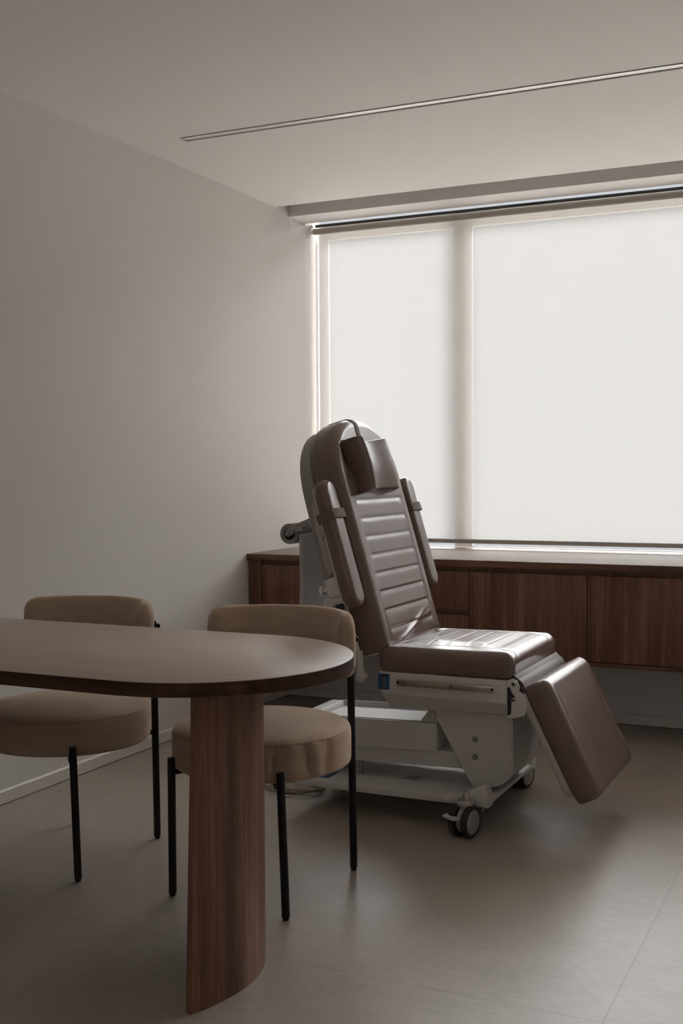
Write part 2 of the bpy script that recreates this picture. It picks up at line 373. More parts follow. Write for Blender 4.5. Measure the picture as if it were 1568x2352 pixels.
# ------------------------------------------------------------------ oval table
TX1, TYC, TRAD, TZ1, TTH = -1.155, 2.447, .375, .74, .0335
TX0 = -2.845
def stadium(x0, x1, yc, r, n=48):
    P = []
    for i in range(n + 1): a = -PI / 2 + PI * i / n; P.append((x1 - r + r * math.cos(a), yc + r * math.sin(a)))
    for i in range(n + 1): a = PI / 2 + PI * i / n; P.append((x0 + r + r * math.cos(a), yc + r * math.sin(a)))
    return P
tb = thing('oval_table', 'walnut table with a half-round end and curved slab legs, in the foreground', 'table', (-2.0, TYC, 0))
tp = obj('tabletop', prism(stadium(TX0, TX1, TYC, TRAD), 2, TZ1 - TTH, TZ1, .0012, 2, only='caps'), M_tabletop, tb)
obj('edge_band', prism([p for p in stadium(TX0 - .0006, TX1 + .0006, TYC, TRAD + .0006)], 2, TZ1 - TTH + .0008, TZ1 - .0016), M_woodEdgeShade, tp)
def slab_leg(mir=False):
    """curved slab: its end edge leans, so the foot is a little wider than the top"""
    pts = [(-1.371, 2.129), (-1.352, 2.178), (-1.3365, 2.237), (-1.329, 2.294), (-1.3305, 2.345), (-1.339, 2.392), (-1.356, 2.442), (-1.383, 2.488), (-1.416, 2.527), (-1.455, 2.559), (-1.50, 2.587)]
    P = [Vector((p.x, p.y)) for p in smooth_path([(x, y, 0) for x, y in pts], 8)]
    L_ = [0]
    for a_, c_ in zip(P, P[1:]): L_.append(L_[-1] + (c_ - a_).length)
    def at_(q):
        q = min(max(q, 0), L_[-1] - 1e-6)
        for i in range(len(P) - 1):
            if L_[i + 1] >= q: f = (q - L_[i]) / (L_[i + 1] - L_[i]); d = (P[i + 1] - P[i]).normalized(); return P[i].lerp(P[i + 1], f), d
    def ring(cut, n=48):
        o_, i_ = [], []
        for k in range(n + 1):
            p, d = at_(cut + (L_[-1] - 2 * cut) * k / n); o_.append(p); i_.append(p + Vector((-d.y, d.x)) * .019)
        q = o_ + i_[::-1]
        if mir: q = [Vector((-4.0 - v.x, 2 * TYC - v.y)) for v in q]
        return q
    bm = BM(); z1 = TZ1 - TTH; A = [bm.verts.new((v.x, v.y, 0)) for v in ring(0)]; B = [bm.verts.new((v.x, v.y, z1)) for v in ring(.022)]
    bm.faces.new(A); bm.faces.new(B[::-1]); n = len(A)
    for i in range(n): bm.faces.new((A[i], B[i], B[(i + 1) % n], A[(i + 1) % n]))
    return bm
obj('leg', slab_leg(), M_woodV, tb)
obj('leg', slab_leg(True), M_woodV, tb)

# ------------------------------------------------------------------ dining chairs
def seat_bm(wr):
    """round pad: domed top, stitched seam, soft side with optional folds"""
    R_, z0, z1 = .258, .357, .4745; n = 128
    prof = [(0, z1 + .002), (.08, z1 + .0018), (.15, z1 + .0005), (.20, z1 - .001), (.225, z1 - .0028), (.241, z1 - .0058), (.250, z1 - .0105), (R_ - .0035, z1 - .0145), (R_ - .0062, z1 - .0162), (R_ - .0035, z1 - .018),
            (R_ - .001, z1 - .022), (R_, z1 - .035), (R_, z1 - .055), (R_, z1 - .075), (R_ - .0005, z0 + .014), (R_ - .002, z0 + .006), (R_ - .008, z0 + .001), (R_ - .02, z0), (.1, z0), (0, z0)]
    bm = lathe(prof, (0, 0, 0), (0, 0, 1), n)
    if wr:
        for v in bm.verts:
            r = math.hypot(v.co.x, v.co.y)
            if r > .244 and z0 + .004 < v.co.z < z1 - .016:
                a = math.degrees(math.atan2(v.co.y, v.co.x)); k = 0
                zt = (v.co.z - z0) / (z1 - z0)
                for c, wd, dp, sk in ((-62, 2.3, .0055, 2), (-55, 2.0, -.0035, 1), (-49, 2.4, .004, -2), (-40, 2.6, -.003, 2), (-31, 2.0, .0045, 5), (-24, 3.0, -.003, 2), (-11, 2.0, .004, -3), (-80, 4, .0025, 3), (-95, 5, -.002, 0)):
                    k -= 2.6 * dp * math.exp(-((a - c - sk * (1 - zt)) / wd) ** 2)
                f = math.sin(PI * min(1, max(0, zt))) ** .5
                v.co.x *= 1 + k * f / r; v.co.y *= 1 + k * f / r
    return bm
def backrest_bm(wr):
    bm = BM(); Rm, hh, th, zc = .243, .092, .028, .6905; A = math.radians(73.5); n, m_ = 72, 40; rings = []
    for i in range(n + 1):
        u = -1 + 2 * i / n; u = math.sin(u * PI / 2) * .35 + u * .65
        th_ = u * A; s = (1 - abs(u)) * A * Rm
        kh = math.sqrt(max(0, 1 - (1 - min(1, s / .052)) ** 2)); kt = math.sqrt(max(0, 1 - (1 - min(1, s / .022)) ** 2))
        H_ = hh - .050 * (1 - kh); T_ = th * max(kt, .02)
        if kt < .05: H_ = hh - .05 - .012
        ring = []
        for j in range(m_):
            a = 2 * PI * j / m_; ca, sa = math.cos(a), math.sin(a)
            e = .34; dx = math.copysign(abs(ca) ** .55, ca) * T_; dz = math.copysign(abs(sa) ** .62, sa) * H_
            if dx < 0 and wr: dx += .004 * math.exp(-((math.degrees(th_) - 14 - dz * 60) / 2.0) ** 2) * max(0, dz / hh) + .003 * math.exp(-((math.degrees(th_) - 20 - dz * 60) / 2.2) ** 2) * max(0, dz / hh)
            rr = Rm + dx * (1 - .12 * (dz / hh) ** 2)
            ring.append(bm.verts.new((rr * math.sin(th_), rr * math.cos(th_) + .004, zc + dz)))
        rings.append(ring)
    for a, c in zip(rings, rings[1:]):
        for i in range(m_): bm.faces.new((a[i], a[(i + 1) % m_], c[(i + 1) % m_], c[i]))
    bm.faces.new(rings[0]); bm.faces.new(rings[-1][::-1]); return bm
def place(o, loc, rz): o.location = loc; o.rotation_euler = (0, 0, rz)
def make_chair(loc, rz, label, wr):
    t = thing('dining_chair', label, 'chair', (0, 0, 0), 'round-seated tan chairs behind the table')
    st = obj('seat', seat_bm(wr), M_fab, t, 50)
    bk = obj('backrest', backrest_bm(wr), M_fab, t, 60)
    r = .0112
    for sx in (-1, 1):
        fl = cyl((sx * .187 + .018, -.207, .006), (sx * .180 + .009, -.204, .392), r, 20, .0025)
        cyl((sx * .187 + .018, -.207, 0), (sx * .187 + .018, -.207, .008), .0085, 16, .001, bm=fl)
        tube(smooth_path([(sx * .180 + .010, -.204, .35), (sx * .168, -.188, .349), (sx * .13, -.14, .3535)], 5), .0085, 12, bm=fl)
        obj('leg', fl, M_black, t)
        bl = cyl((sx * .169 + .012, .218, .006), (sx * .172, .220, .712), r, 20, .003)
        cyl((sx * .169 + .012, .218, 0), (sx * .169 + .012, .218, .008), .0085, 16, .001, bm=bl)
        cyl((sx * .166, .205, .695), (sx * .196, .226, .695), .0085, 14, .003, bm=bl)
        tube(smooth_path([(sx * .170, .219, .35), (sx * .160, .195, .349), (sx * .13, .14, .3535)], 5), .0085, 12, bm=bl)
        obj('leg', bl, M_black, t)
    fr_ = tube([(-.13, -.14, .3535), (.13, .14, .3535)], .0075, 12); tube([(-.13, .14, .3535), (.13, -.14, .3535)], .0075, 12, bm=fr_)
    obj('seat_frame', fr_, M_black, t)
    place(t, loc, rz); del t['_at']; return t
make_chair((-1.623, 2.912, 0), math.radians(-3.8), 'tan round-seated chair at the rounded end of the table, nearest the exam chair', True)
make_chair((-2.322, 2.914, 0), math.radians(-1.6), 'tan round-seated chair cut by the left edge, standing nearest the left wall', False)

# ------------------------------------------------------------------ exam chair
EX = thing('exam_chair', 'taupe vinyl examination chair on a white wheeled base, reclined back and lowered footrest', 'examination chair', (-1.5, 3.9, 0))
def cushion(Wd, Lc, T, r, top, bot, relief, nu=44, nt=90, back_r=.012):
    """height-field cushion in local (s across, t along, d out). returns bm + grid"""
    def wid(t):
        w_ = Wd
        if bot[0] == 'r': 
            q = bot[1]
            if t < q: w_ = min(w_, Wd - q + math.sqrt(max(0, q * q - (q - t) ** 2)))
        if top[0] == 'r':
            q = top[1]; tt = Lc - t
            if tt < q: w_ = min(w_, Wd - q + math.sqrt(max(0, q * q - (q - tt) ** 2)))
        if top[0] == 's':
            t0, n_ = top[1], top[2]
            if t > t0: w_ = Wd * max(0, 1 - ((t - t0) / (Lc - t0)) ** n_) ** (1 / n_)
        return max(w_, 0)
    out_ = [(wid(t), t) for t in np.concatenate([np.linspace(0, .06, 60), np.linspace(.06, Lc - .25, 700), Lc - .25 * (1 - np.sin(np.linspace(0, 1, 160) * PI / 2))])]
    O_ = np.array(out_); S0 = np.concatenate([O_, O_ * [-1, 1]])
    e0 = np.linspace(-wid(0), wid(0), 500); S0 = np.concatenate([S0, np.c_[e0, np.zeros(500)]])
    if wid(Lc) > 1e-4: e1 = np.linspace(-wid(Lc), wid(Lc), 500); S0 = np.concatenate([S0, np.c_[e1, np.full(500, Lc)]])
    ts = .5 * (1 - np.cos(np.linspace(0, 1, nt) * PI)); ts = (.62 * ts + .38 * np.linspace(0, 1, nt)) * Lc
    us = .5 * (1 - np.cos(np.linspace(0, 1, nu) * PI)) * 2 - 1; us = .6 * us + .4 * np.linspace(-1, 1, nu)
    bm = BM(); grid = []
    for t in ts:
        w_ = wid(t); row = []
        for u in us:
            s = u * w_; e = np.sqrt(((S0 - [s, t]) ** 2).sum(1).min()); e = 0 if e < .0012 else e
            k = min(e, r); d = T - r + math.sqrt(max(0, r * r - (r - k) ** 2)) + relief(s, t, e)
            row.append((s, t, d))
        grid.append(row)
    V = [[bm.verts.new(p) for p in row] for row in grid]
    for a, c in zip(V, V[1:]):
        for i in range(nu - 1): bm.faces.new((a[i], a[i + 1], c[i + 1], c[i]))
    loop = V[0][:] + [row[-1] for row in V[1:]] + V[-1][::-1][1:] + [row[0] for row in V[1:-1]][::-1]
    cen = Vector((0, Lc / 2, 0)); prev = loop
    for dd, ins in ((back_r, 0), (back_r * .3, back_r * .3), (0, back_r)):
        nl = []
        for v in loop:
            f = Vector((v.co.x, v.co.y, 0)) - cen; f2 = f - f.normalized() * ins
            nl.append(bm.verts.new((cen.x + f2.x, cen.y + f2.y, dd)))
        n = len(loop)
        for i in range(n):
            q = [prev[i], prev[(i + 1) % n], nl[(i + 1) % n], nl[i]]
            try: bm.faces.new(q)
            except Exception: pass
        prev = nl
    bm.faces.new(prev)
    return bm
def frame_mtx(O, tdir, ndir):
    t_ = Vector(tdir).normalized(); n_ = Vector(ndir).normalized(); s_ = t_.cross(n_)
    return Matrix(((s_.x, t_.x, n_.x, O[0]), (s_.y, t_.y, n_.y, O[1]), (s_.z, t_.z, n_.z, O[2]), (0, 0, 0, 1)))
def gs(x, w): return math.exp(-(x / w) ** 2)
def sst(x, a, b): x = min(1, max(0, (x - a) / (b - a))); return x * x * (3 - 2 * x)

# back: local s = +Y? (t x n): t=(-.281,0,.96) n=(.96,0,.281)
TD, ND = (-.2807, 0, .9598), (.9598, 0, .2807); BO = (-1.628, 3.9, .545)
MB = frame_mtx(BO, TD, ND)
flip = (MB.to_3x3() @ Vector((1, 0, 0))).y            # +1 when s runs along +Y
def back_relief(s, t, e):
    W_, L_ = .207, .745
    inn = sst(W_ - abs(s), -.004, .014) * sst(t, .01, .03) * sst(L_ - t, -.012, .03)
    d = -(.004 + .026 * sst(t, .60, .71)) * inn
    d -= .0030 * gs(abs(s) - W_, .004) * sst(L_ - t, 0, .02)
    if abs(s) < W_ + .003:
        k = (t - .008) / .0665; k = (k - round(k)) * .0665; d -= .0022 * gs(k, .003 if k > 0 else .013) * inn
        d += .0003 * inn
    if t < .13 and abs(s) < W_:                      # drag wrinkles at the foot of the back
        for sl, off, dp in ((1.1, .00, .0016), (.75, .035, .0014), (1.5, -.05, .0010)):
            d += dp * gs((t - .02) - (s * flip + off + .12) * .28 * sl, .010) * sst(.13 - t, 0, .05)
    return d
cu = cushion(.275, .845, .107, .034, ('s', .605, 2.35), ('r', .03), back_relief, 72, 330)
bmesh.ops.transform(cu, matrix=MB, verts=cu.verts)
bc = obj('backrest_cushion', cu, M_vinyl, EX, 70)
def outline(Wd, L_, t0, n_, inset=0, b_r=.04):
    P = []
    for i in range(41):
        t = t0 + (L_ - t0) * math.sin(i / 40 * PI / 2); x = Wd * max(0, 1 - ((t - t0) / (L_ - t0)) ** n_) ** (1 / n_); P.append((x, t))
    R_ = [(Wd, .0 + b_r)] + P; 
    bl = [(Wd - b_r + b_r * math.sin(a), b_r - b_r * math.cos(a)) for a in np.linspace(0, PI / 2, 6)]
    right = bl + P
    return right + [(-x, t) for x, t in right[::-1][1:]]
def plate(out_, d0, d1, mtx, bev, seg=3):
    b2 = BM(); A = [b2.verts.new((x, t, d0)) for x, t in out_]; B = [b2.verts.new((x, t, d1)) for x, t in out_]; n = len(out_)
    b2.faces.new(A); b2.faces.new(B[::-1]); 
    for i in range(n): b2.faces.new((A[i], B[i], B[(i + 1) % n], A[(i + 1) % n]))
    bmesh.ops.recalc_face_normals(b2, faces=b2.faces)
    ed = [e for e in b2.edges if all(v in A for v in e.verts) or all(v in B for v in e.verts)]
    if bev: bmesh.ops.bevel(b2, geom=ed, offset=bev, segments=seg, profile=.5, affect='EDGES', clamp_overlap=True)
    bmesh.ops.transform(b2, matrix=mtx, verts=b2.verts); return b2
shb = plate(outline(.277, .832, .58, 2.3), -.048, -.001, Matrix.Identity(4), .010)
for v in shb.verts:
    if v.co.z < -.02: v.co.z -= .022 * max(0, 1 - v.co.y / .83)
bmesh.ops.transform(shb, matrix=MB, verts=shb.verts)
obj('backrest_shell', shb, M_shell, EX)

def bl_box(s0, s1, t0, t1, d0, d1, bev=.002, bm=None, seg=2):     # box in the back's frame (s along +Y)
    if flip < 0: s0, s1 = -s1, -s0
    return box(s0, s1, t0, t1, d0, d1, bev, seg, bm, MB)
def bl_pt(s, t, d): return MB @ Vector((s * flip, t, d))

# head pillow + strap
def pillow():
    bm = BM(); n, m_ = 34, 30; s0, s1, t0, t1 = -.150, .105, .560, .757
    def front(u, v):
        h_ = .168 - .034 * math.sin(PI * min(1, (max(0, u - .06) / .94) ** .62)) ** 1.2 - .012 * u + .006 * math.sin(PI * v)
        h_ += .004 * gs(v - .16 + .25 * (u - .2), .03) * gs(u - .22, .10) - .004 * gs(v - .09 + .25 * (u - .2), .03) * gs(u - .25, .12)
        eu = min(u, 1 - u) * (s1 - s0); ev = min(v, 1 - v) * (t1 - t0); r_ = .009
        for e_ in (eu, ev):
            k_ = min(e_, r_); h_ -= (r_ - math.sqrt(max(0, r_ * r_ - (r_ - k_) ** 2))) * .8
        return h_
    F_, B_ = [], []
    for j in range(m_ + 1):
        v = .5 * (1 - math.cos(PI * j / m_)) * .75 + .25 * j / m_; rf, rb_ = [], []
        for i in range(n + 1):
            u = .5 * (1 - math.cos(PI * i / n)) * .75 + .25 * i / n
            ins = .006 * math.sin(PI * u); ins2 = .005 * math.sin(PI * v)
            s = s0 + ins2 + (s1 - s0 - 2 * ins2) * u; t = t0 + ins + (t1 - t0 - 2 * ins) * v
            rf.append(bm.verts.new((s * flip, t, front(u, v)))); rb_.append(bm.verts.new((s * flip, t, .084)))
        F_.append(rf); B_.append(rb_)
    for G in (F_, B_):
        for a, c in zip(G, G[1:]):
            for i in range(n): bm.faces.new((a[i], a[i + 1], c[i + 1], c[i]))
    def lp(G): return G[0][:] + [r_[-1] for r_ in G[1:]] + G[-1][::-1][1:] + [r_[0] for r_ in G[1:-1]][::-1]
    a, c = lp(F_), lp(B_); k = len(a)
    mid = []
    cx, cy = (s0 + s1) / 2 * flip, (t0 + t1) / 2
    rings = [a]
    for f, bul in ((.2, .35), (.5, .5), (.8, .35)):
        rings.append([bm.verts.new(((p.co.x + (q.co.x - p.co.x) * f) + (p.co.x - cx) * .05 * bul, (p.co.y + (q.co.y - p.co.y) * f) + (p.co.y - cy) * .05 * bul, p.co.z + (q.co.z - p.co.z) * f)) for p, q in zip(a, c)])
    rings.append(c)
    for r0, r1_ in zip(rings, rings[1:]):
        for i in range(k): bm.faces.new((r0[i], r0[(i + 1) % k], r1_[(i + 1) % k], r1_[i]))
    bmesh.ops.transform(bm, matrix=MB, verts=bm.verts); return bm
pw = obj('headrest_pillow', pillow(), M_vinyl, EX, 60)
# strap from the pillow top, over the cushion's crown, down the shell
pth = [bl_pt(-.03, *p) for p in smooth_path([(0, .742, .125), (0, .762, .113), (0, .785, .1085), (0, .808, .1085), (0, .826, .104), (0, .839, .094), (0, .8455, .080), (0, .847, .05), (0, .847, .01), (0, .838, -.012), (0, .834, -.040), (0, .822, -.0505), (0, .79, -.0505), (0, .72, -.0505)], 4) for p in [(p[1], p[2])]]
def ribbon(path, width, th, wdir, bm=None):
    return tube(path, 0, bm=bm, sect=[(-th, -width), (th, -width), (th, width), (-th, width)], upv=wdir)
obj('pillow_strap', ribbon(pth, .014, .0011, (0, 1, 0)), M_strap, pw)

# armrests folded up along the back
def armrest(sc, side):
    """pill-shaped pad facing forward; sc = centre in s (along +Y)"""
    def pill(w_, l0, l1, d0, d1, bev, mtx=MB, seg=4):
        P = [(sc * flip + w_ * math.cos(a), l1 - w_ + w_ * math.sin(a)) for a in np.linspace(0, PI, 20)] + [(sc * flip + w_ * math.cos(a), l0 + w_ + w_ * math.sin(a)) for a in np.linspace(PI, 2 * PI, 20)]
        return plate(P, d0, d1, mtx, bev, seg)
    a = obj('armrest', pill(.0445, .175, .622, .041, .094, .0185, seg=6), M_vinyl, EX)
    obj('armrest_plate', pill(.036, .186, .608, .034, .0425, .002, seg=2), M_cream if side < 0 else M_grey, a)
    w_ = .050; ring = []
    pts = [(-w_, .038), (-w_, .088), (-w_ * .8, .0985), (0, .1015), (w_ * .8, .0985), (w_, .088), (w_, .038), (w_ * .8, .031), (0, .029), (-w_ * .8, .031), (-w_, .038)]
    pts = [bl_pt(sc + p[0], .494 + (p[1] - .06) * .12, p[1]) for p in smooth_path([(x, d, 0) for x, d in pts], 4)]
    obj('armrest_strap', ribbon(pts, .0165, .0012, TD), M_strap, a)
    # steel lever, pivot block and knobs that carry the pad
    sg = side
    lv = BM()
    P = [(.545, .028), (.56, .022), (.555, .010), (.48, .000), (.40, -.003), (.325, -.006), (.30, .004), (.31, .018), (.42, .021), (.50, .026)]
    s_in = sc + sg * .002
    b2 = BM(); A = [b2.verts.new(bl_pt(s_in - .003, t, d)) for t, d in P]; B = [b2.verts.new(bl_pt(s_in + .003, t, d)) for t, d in P]
    b2.faces.new(A); b2.faces.new(B[::-1])
    for i in range(len(P)): b2.faces.new((A[i], B[i], B[(i + 1) % len(P)], A[(i + 1) % len(P)]))
    obj('armrest_lever', b2, M_steel, EX)
    bb = cyl(bl_pt(s_in + sg * .002, .432, .010), bl_pt(s_in + sg * .012, .432, .010), .0085, 16, .002)
    cyl(bl_pt(s_in + sg * .002, .463, .003), bl_pt(s_in + sg * .010, .463, .003), .0065, 6, .001, bm=bb)
    obj('bolt', bb, M_alu, EX)
    obj('armrest_channel', bl_box(s_in - .010, s_in + .004, .286, .585, .022, .036, .001), M_darkmetal, EX)
    blk = bl_box(s_in - .022, s_in + .018, .228, .292, -.013, .034, .003)
    cyl(bl_pt(s_in, .214, -.010), bl_pt(s_in, .214, .050), .0155, 20, .003, bm=blk)
    obj('pivot_block', blk, M_white, EX)
    kn = cyl(bl_pt(s_in, .258, -.047), bl_pt(s_in, .258, -.034), .018, 20, .004); cyl(bl_pt(s_in, .258, -.036), bl_pt(s_in, .258, -.012), .008, 14, .001, bm=kn)
    obj('clamp_knob', kn, M_white, EX)
    # scalloped knob
    P = []
    for i in range(84):
        a_ = 2 * PI * i / 84; rr = .0205 + .0028 * math.cos(7 * a_); P.append((rr * math.cos(a_), rr * math.sin(a_)))
    b2 = BM(); e1, e2, e3 = Vector((0, 1, 0)), MB.to_3x3() @ Vector((0, 1, 0)), MB.to_3x3() @ Vector((0, 0, 1)); c0 = bl_pt(s_in, .210, -.024)
    q0 = c0 - e1 * .014; q1 = c0 + e1 * .014
    A = [b2.verts.new(q0 + e2 * x + e3 * y) for x, y in P]; B = [b2.verts.new(q1 + e2 * x + e3 * y) for x, y in P]
    f1 = b2.faces.new(A); f2 = b2.faces.new(B[::-1])
    for i in range(84): b2.faces.new((A[i], B[i], B[(i + 1) % 84], A[(i + 1) % 84]))
    bmesh.ops.bevel(b2, geom=list(f1.edges) + list(f2.edges), offset=.004, segments=3, profile=.5, affect='EDGES')
    obj('clamp_knob', b2, M_white, EX)
    obj('armrest_channel', bl_box(s_in - .008, s_in + .008, .150, .200, -.002, .022, .002), M_darkmetal, EX)
armrest(-.346, -1); armrest(.372, 1)

# side arms that tie the back to the seat frame, near and far
for sg in (-1, 1):
    st_ = bl_box(sg * .295 - .008, sg * .295 + .008, -.02, .235, -.030, .012, .003)
    obj('back_support', st_, M_white, EX)
    rod = cyl(bl_pt(sg * .300, .03, .012), (-1.604, 3.9 + sg * .332, .492), .0125, 18, .003)
    cyl((-1.604, 3.9 + sg * .345, .490), (-1.604, 3.9 + sg * .300, .490), .0155, 20, .005, bm=rod)
    obj('recline_rod', rod, M_plate, EX)

# seat cushion
SO = (-1.566, 3.9, .505)
ST = Vector((1, 0, .012)).normalized(); SN = Vector((-ST.z, 0, ST.x))
MS = frame_mtx(SO, ST, SN); sflip = (MS.to_3x3() @ Vector((1, 0, 0))).y
def seat_relief(s, t, e):
    W_ = .20; inn = sst(W_ - abs(s), -.006, .012) * sst(t, .02, .05) * sst(.415 - t, -.01, .02)
    d = .016 * sst(e, 0, .16) - .003 * inn
    for i, tk in enumerate((.095, .160, .225, .290, .355)):
        c_ = tk + .012 * (s * sflip) + .0015 * math.sin(s * 9 + i * 2)
        d -= .0011 * gs(t - c_, .0042) * inn; d += .0003 * gs(t - c_ - .010, .006) * inn
    d -= .0025 * gs(abs(s) - W_, .005)
    d += .0015 * gs(t - .035 - .22 * (s * sflip + .12), .007) * sst(.11 - t, 0, .05)
    return d
cu = cushion(.280, .480, .084, .038, ('r', .035), ('r', .03), seat_relief, 76, 230)
bmesh.ops.transform(cu, matrix=MS, verts=cu.verts)
obj('seat_cushion', cu, M_vinyl, EX, 70)

# footrest
FT = Vector((.168, 0, -.34)).normalized(); FN = Vector((-FT.z, 0, FT.x))
FO = (-1.056, 3.9, .486)
MF = frame_mtx(FO, FT, FN)
def foot_relief(s, t, e):
    d = .010 * sst(e, .0, .15) - .0012 * gs(abs(s) - .222, .008) * sst(t, .03, .1)
    return d
cu = cushion(.278, .412, .086, .034, ('r', .040), ('r', .040), foot_relief, 54, 90)
bmesh.ops.transform(cu, matrix=MF, verts=cu.verts)
obj('footrest_cushion', cu, M_vinyl, EX, 70)
def rrect(w_, t0, t1, r, n=8):
    P = []
    for cx, cy, a0 in ((w_ - r, t0 + r, -PI / 2), (w_ - r, t1 - r, 0), (-w_ + r, t1 - r, PI / 2), (-w_ + r, t0 + r, PI)):
        P += [(cx + r * math.cos(a0 + PI / 2 * i / n), cy + r * math.sin(a0 + PI / 2 * i / n)) for i in range(n + 1)]
    return P
obj('footrest_plate', plate(rrect(.275, .008, .376, .03), -.024, -.0005, MF, .006), M_plate, EX)
# vinyl flap rolled over the hinge
fl = []
for a in (0,):
    P = [(-1.150, .512), (-1.120, .524), (-1.100, .5285), (-1.085, .523), (-1.072, .510), (-1.063, .492), (-1.056, .470)]
    P = [(p.x, p.z) for p in smooth_path([(x, 0, z) for x, z in P], 5)]
    q = []
    for i, (x, z) in enumerate(P):
        a_, c_ = P[max(i - 1, 0)], P[min(i + 1, len(P) - 1)]; dx, dz = c_[0] - a_[0], c_[1] - a_[1]; l_ = math.hypot(dx, dz); q.append((x + dz / l_ * .009, z - dx / l_ * .009))
    q = [(x, z) for x, z in q]
    prof = P + [(x - 0, z) for x, z in [(p[0] - .0, p[1]) for p in []]]
    inner = []
    for i, (x, z) in enumerate(P):
        a_, c_ = P[max(i - 1, 0)], P[min(i + 1, len(P) - 1)]; dx, dz = c_[0] - a_[0], c_[1] - a_[1]; l_ = math.hypot(dx, dz); inner.append((x - (-dz) / l_ * -.010, z - dx / l_ * .010))
    prof = P + inner[::-1]
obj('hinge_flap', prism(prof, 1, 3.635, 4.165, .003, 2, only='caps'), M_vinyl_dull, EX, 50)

# seat frame box: upright band, chamfered lower band
YN, YF = 3.622, 4.178
prof = [(YN, .508), (YN, .432), (YN + .014, .418), (YN + .045, .378), (YF - .045, .378), (YF - .014, .418), (YF, .432), (YF, .508)]
sf = prism(prof, 0, -1.560, -1.108, .004, 2)
for v in sf.verts:
    if v.co.x < -1.5 and v.co.z < .46: v.co.x += (.46 - v.co.z) * .26
    if v.co.x > -1.2 and v.co.z < .41: v.co.z += .008
obj('seat_frame', sf, M_white, EX)
# side rail on stand-offs
for sg, yy in ((-1, YN), (1, YF)):
    ra = box(-1.490, -1.146, min(yy + sg * .012, yy + sg * .018), max(yy + sg * .012, yy + sg * .018), .4655, .4885, .0028, 2)
    rl = obj('accessory_rail', ra, M_steel, EX)
    for x in (-1.465, -1.292):
        obj('bolt', cyl((x, yy - sg * .002, .4775), (x, yy + sg * .0215, .4775), .0075, 6, .0006), M_darksteel, rl)
    for x in (-1.4835, -1.1525):
        bo = cyl((x, yy + sg * .017, .4775), (x, yy + sg * .0200, .4775), .0045, 16, .0006); cyl((x, yy + sg * .0195, .4775), (x, yy + sg * .0206, .4775), .0016, 10, bm=bo)
        obj('bolt', bo, M_darkmetal, rl)
# blue control label
lb = obj('control_label', box(-1.563, -1.5205, YN - .0016, YN + .001, .4465, .5005, .0004), M_blue, EX)
lb['label'] = 'blue label with dark printed marks'
mk = BM()
for x0, x1, z0, z1 in ((-1.549, -1.524, .449, .4515), (-1.557, -1.527, .492, .496), (-1.549, -1.534, .484, .486), (-1.549, -1.537, .477, .479), (-1.549, -1.537, .468, .470), (-1.549, -1.537, .460, .462)):
    box(x0, x1, YN - .0022, YN - .001, z0, z1, bm=mk)
for z in (.480, .464): lathe([(.0020, 0), (.0034, 0), (.0034, .0006), (.0020, .0006)], (-1.5275, YN - .0016, z), (0, -1, 0), 18, bm=mk)
obj('printed_mark', mk, M_ink, lb)
gy = box(-1.5475, -1.537, YN - .0020, YN - .001, .458, .488); obj('printed_mark', gy, M_inkgrey, lb)

# hinge brackets at the front of the frame
for sg in (-1, 1):
    yy = YN if sg < 0 else YF; ys = (yy + .002, yy + .012) if sg < 0 else (yy - .012, yy - .002)
    P = [(-1.108, .508), (-1.088, .514), (-1.074, .508), (-1.066, .490), (-1.068, .475), (-1.050, .462), (-1.040, .430), (-1.048, .398), (-1.078, .386), (-1.108, .386)]
    hb = obj('hinge_bracket', prism(P, 1, ys[0] + .012 * -sg * -1 if False else ys[0], ys[1], .0015, 2), M_white, EX)
    o1 = yy + sg * .0005
    obj('hinge_slot', prism([(-1.106, .485), (-1.098, .487), (-1.092, .470), (-1.080, .455), (-1.092, .445), (-1.094, .400), (-1.106, .392)], 1, min(ys[0], ys[0]) - .0 if sg > 0 else yy + .0005, (yy - .001) if sg > 0 else ys[0] + .001), M_darkmetal, hb)
    for x, z, r_ in ((-1.0835, .4985, .0085), (-1.0835, .4465, .0075)):
        bo = cyl((x, yy + sg * .008, z), (x, yy - sg * .004, z), r_, 20, .002); obj('bolt', bo, M_alu, hb)
        cyl_ = cyl((x, yy + sg * .0095, z), (x, yy + sg * .006, z), r_ * .55, 6); obj('bolt_head', cyl_, M_darkmetal, hb)
# cross tube carrying the footrest
obj('hinge_tube', cyl((-1.0835, 3.63, .4985), (-1.0835, 4.17, .4985), .010, 20), M_grey, EX)
for y0_, y1_ in ((3.665, 3.685), (4.115, 4.135)): obj('footrest_arm', prism([(-1.090, .490), (-1.066, .490), (-1.00, .345), (-1.02, .335), (-1.085, .44)], 1, y0_, y1_, .002), M_white, EX)

# column
P = [(-1.415, .3785), (-1.128, .3785), (-1.1165, .36), (-1.1165, .205)]
for i in range(1, 9): a_ = PI / 2 * i / 8; P.append((-1.2115 + .095 * math.cos(a_), .205 - .088 * math.sin(a_)))
P += [(-1.262, .112), (-1.300, .180)]
colm = prism(P, 1, 3.722, 4.045, .010, 3, only='caps')
cp = obj('column', colm, M_white, EX, 25)
for z in (.281, .221): obj('bolt', cyl((-1.249, 3.7235, z), (-1.249, 3.7175, z), .0105, 20, .002, bm=cyl((-1.249, 3.7185, z), (-1.249, 3.7145, z), .0055, 6)), M_grey, cp)
obj('front_fold', box(-1.178, -1.126, 3.7195, 3.7225, .16, .372, .0005), M_white, cp)
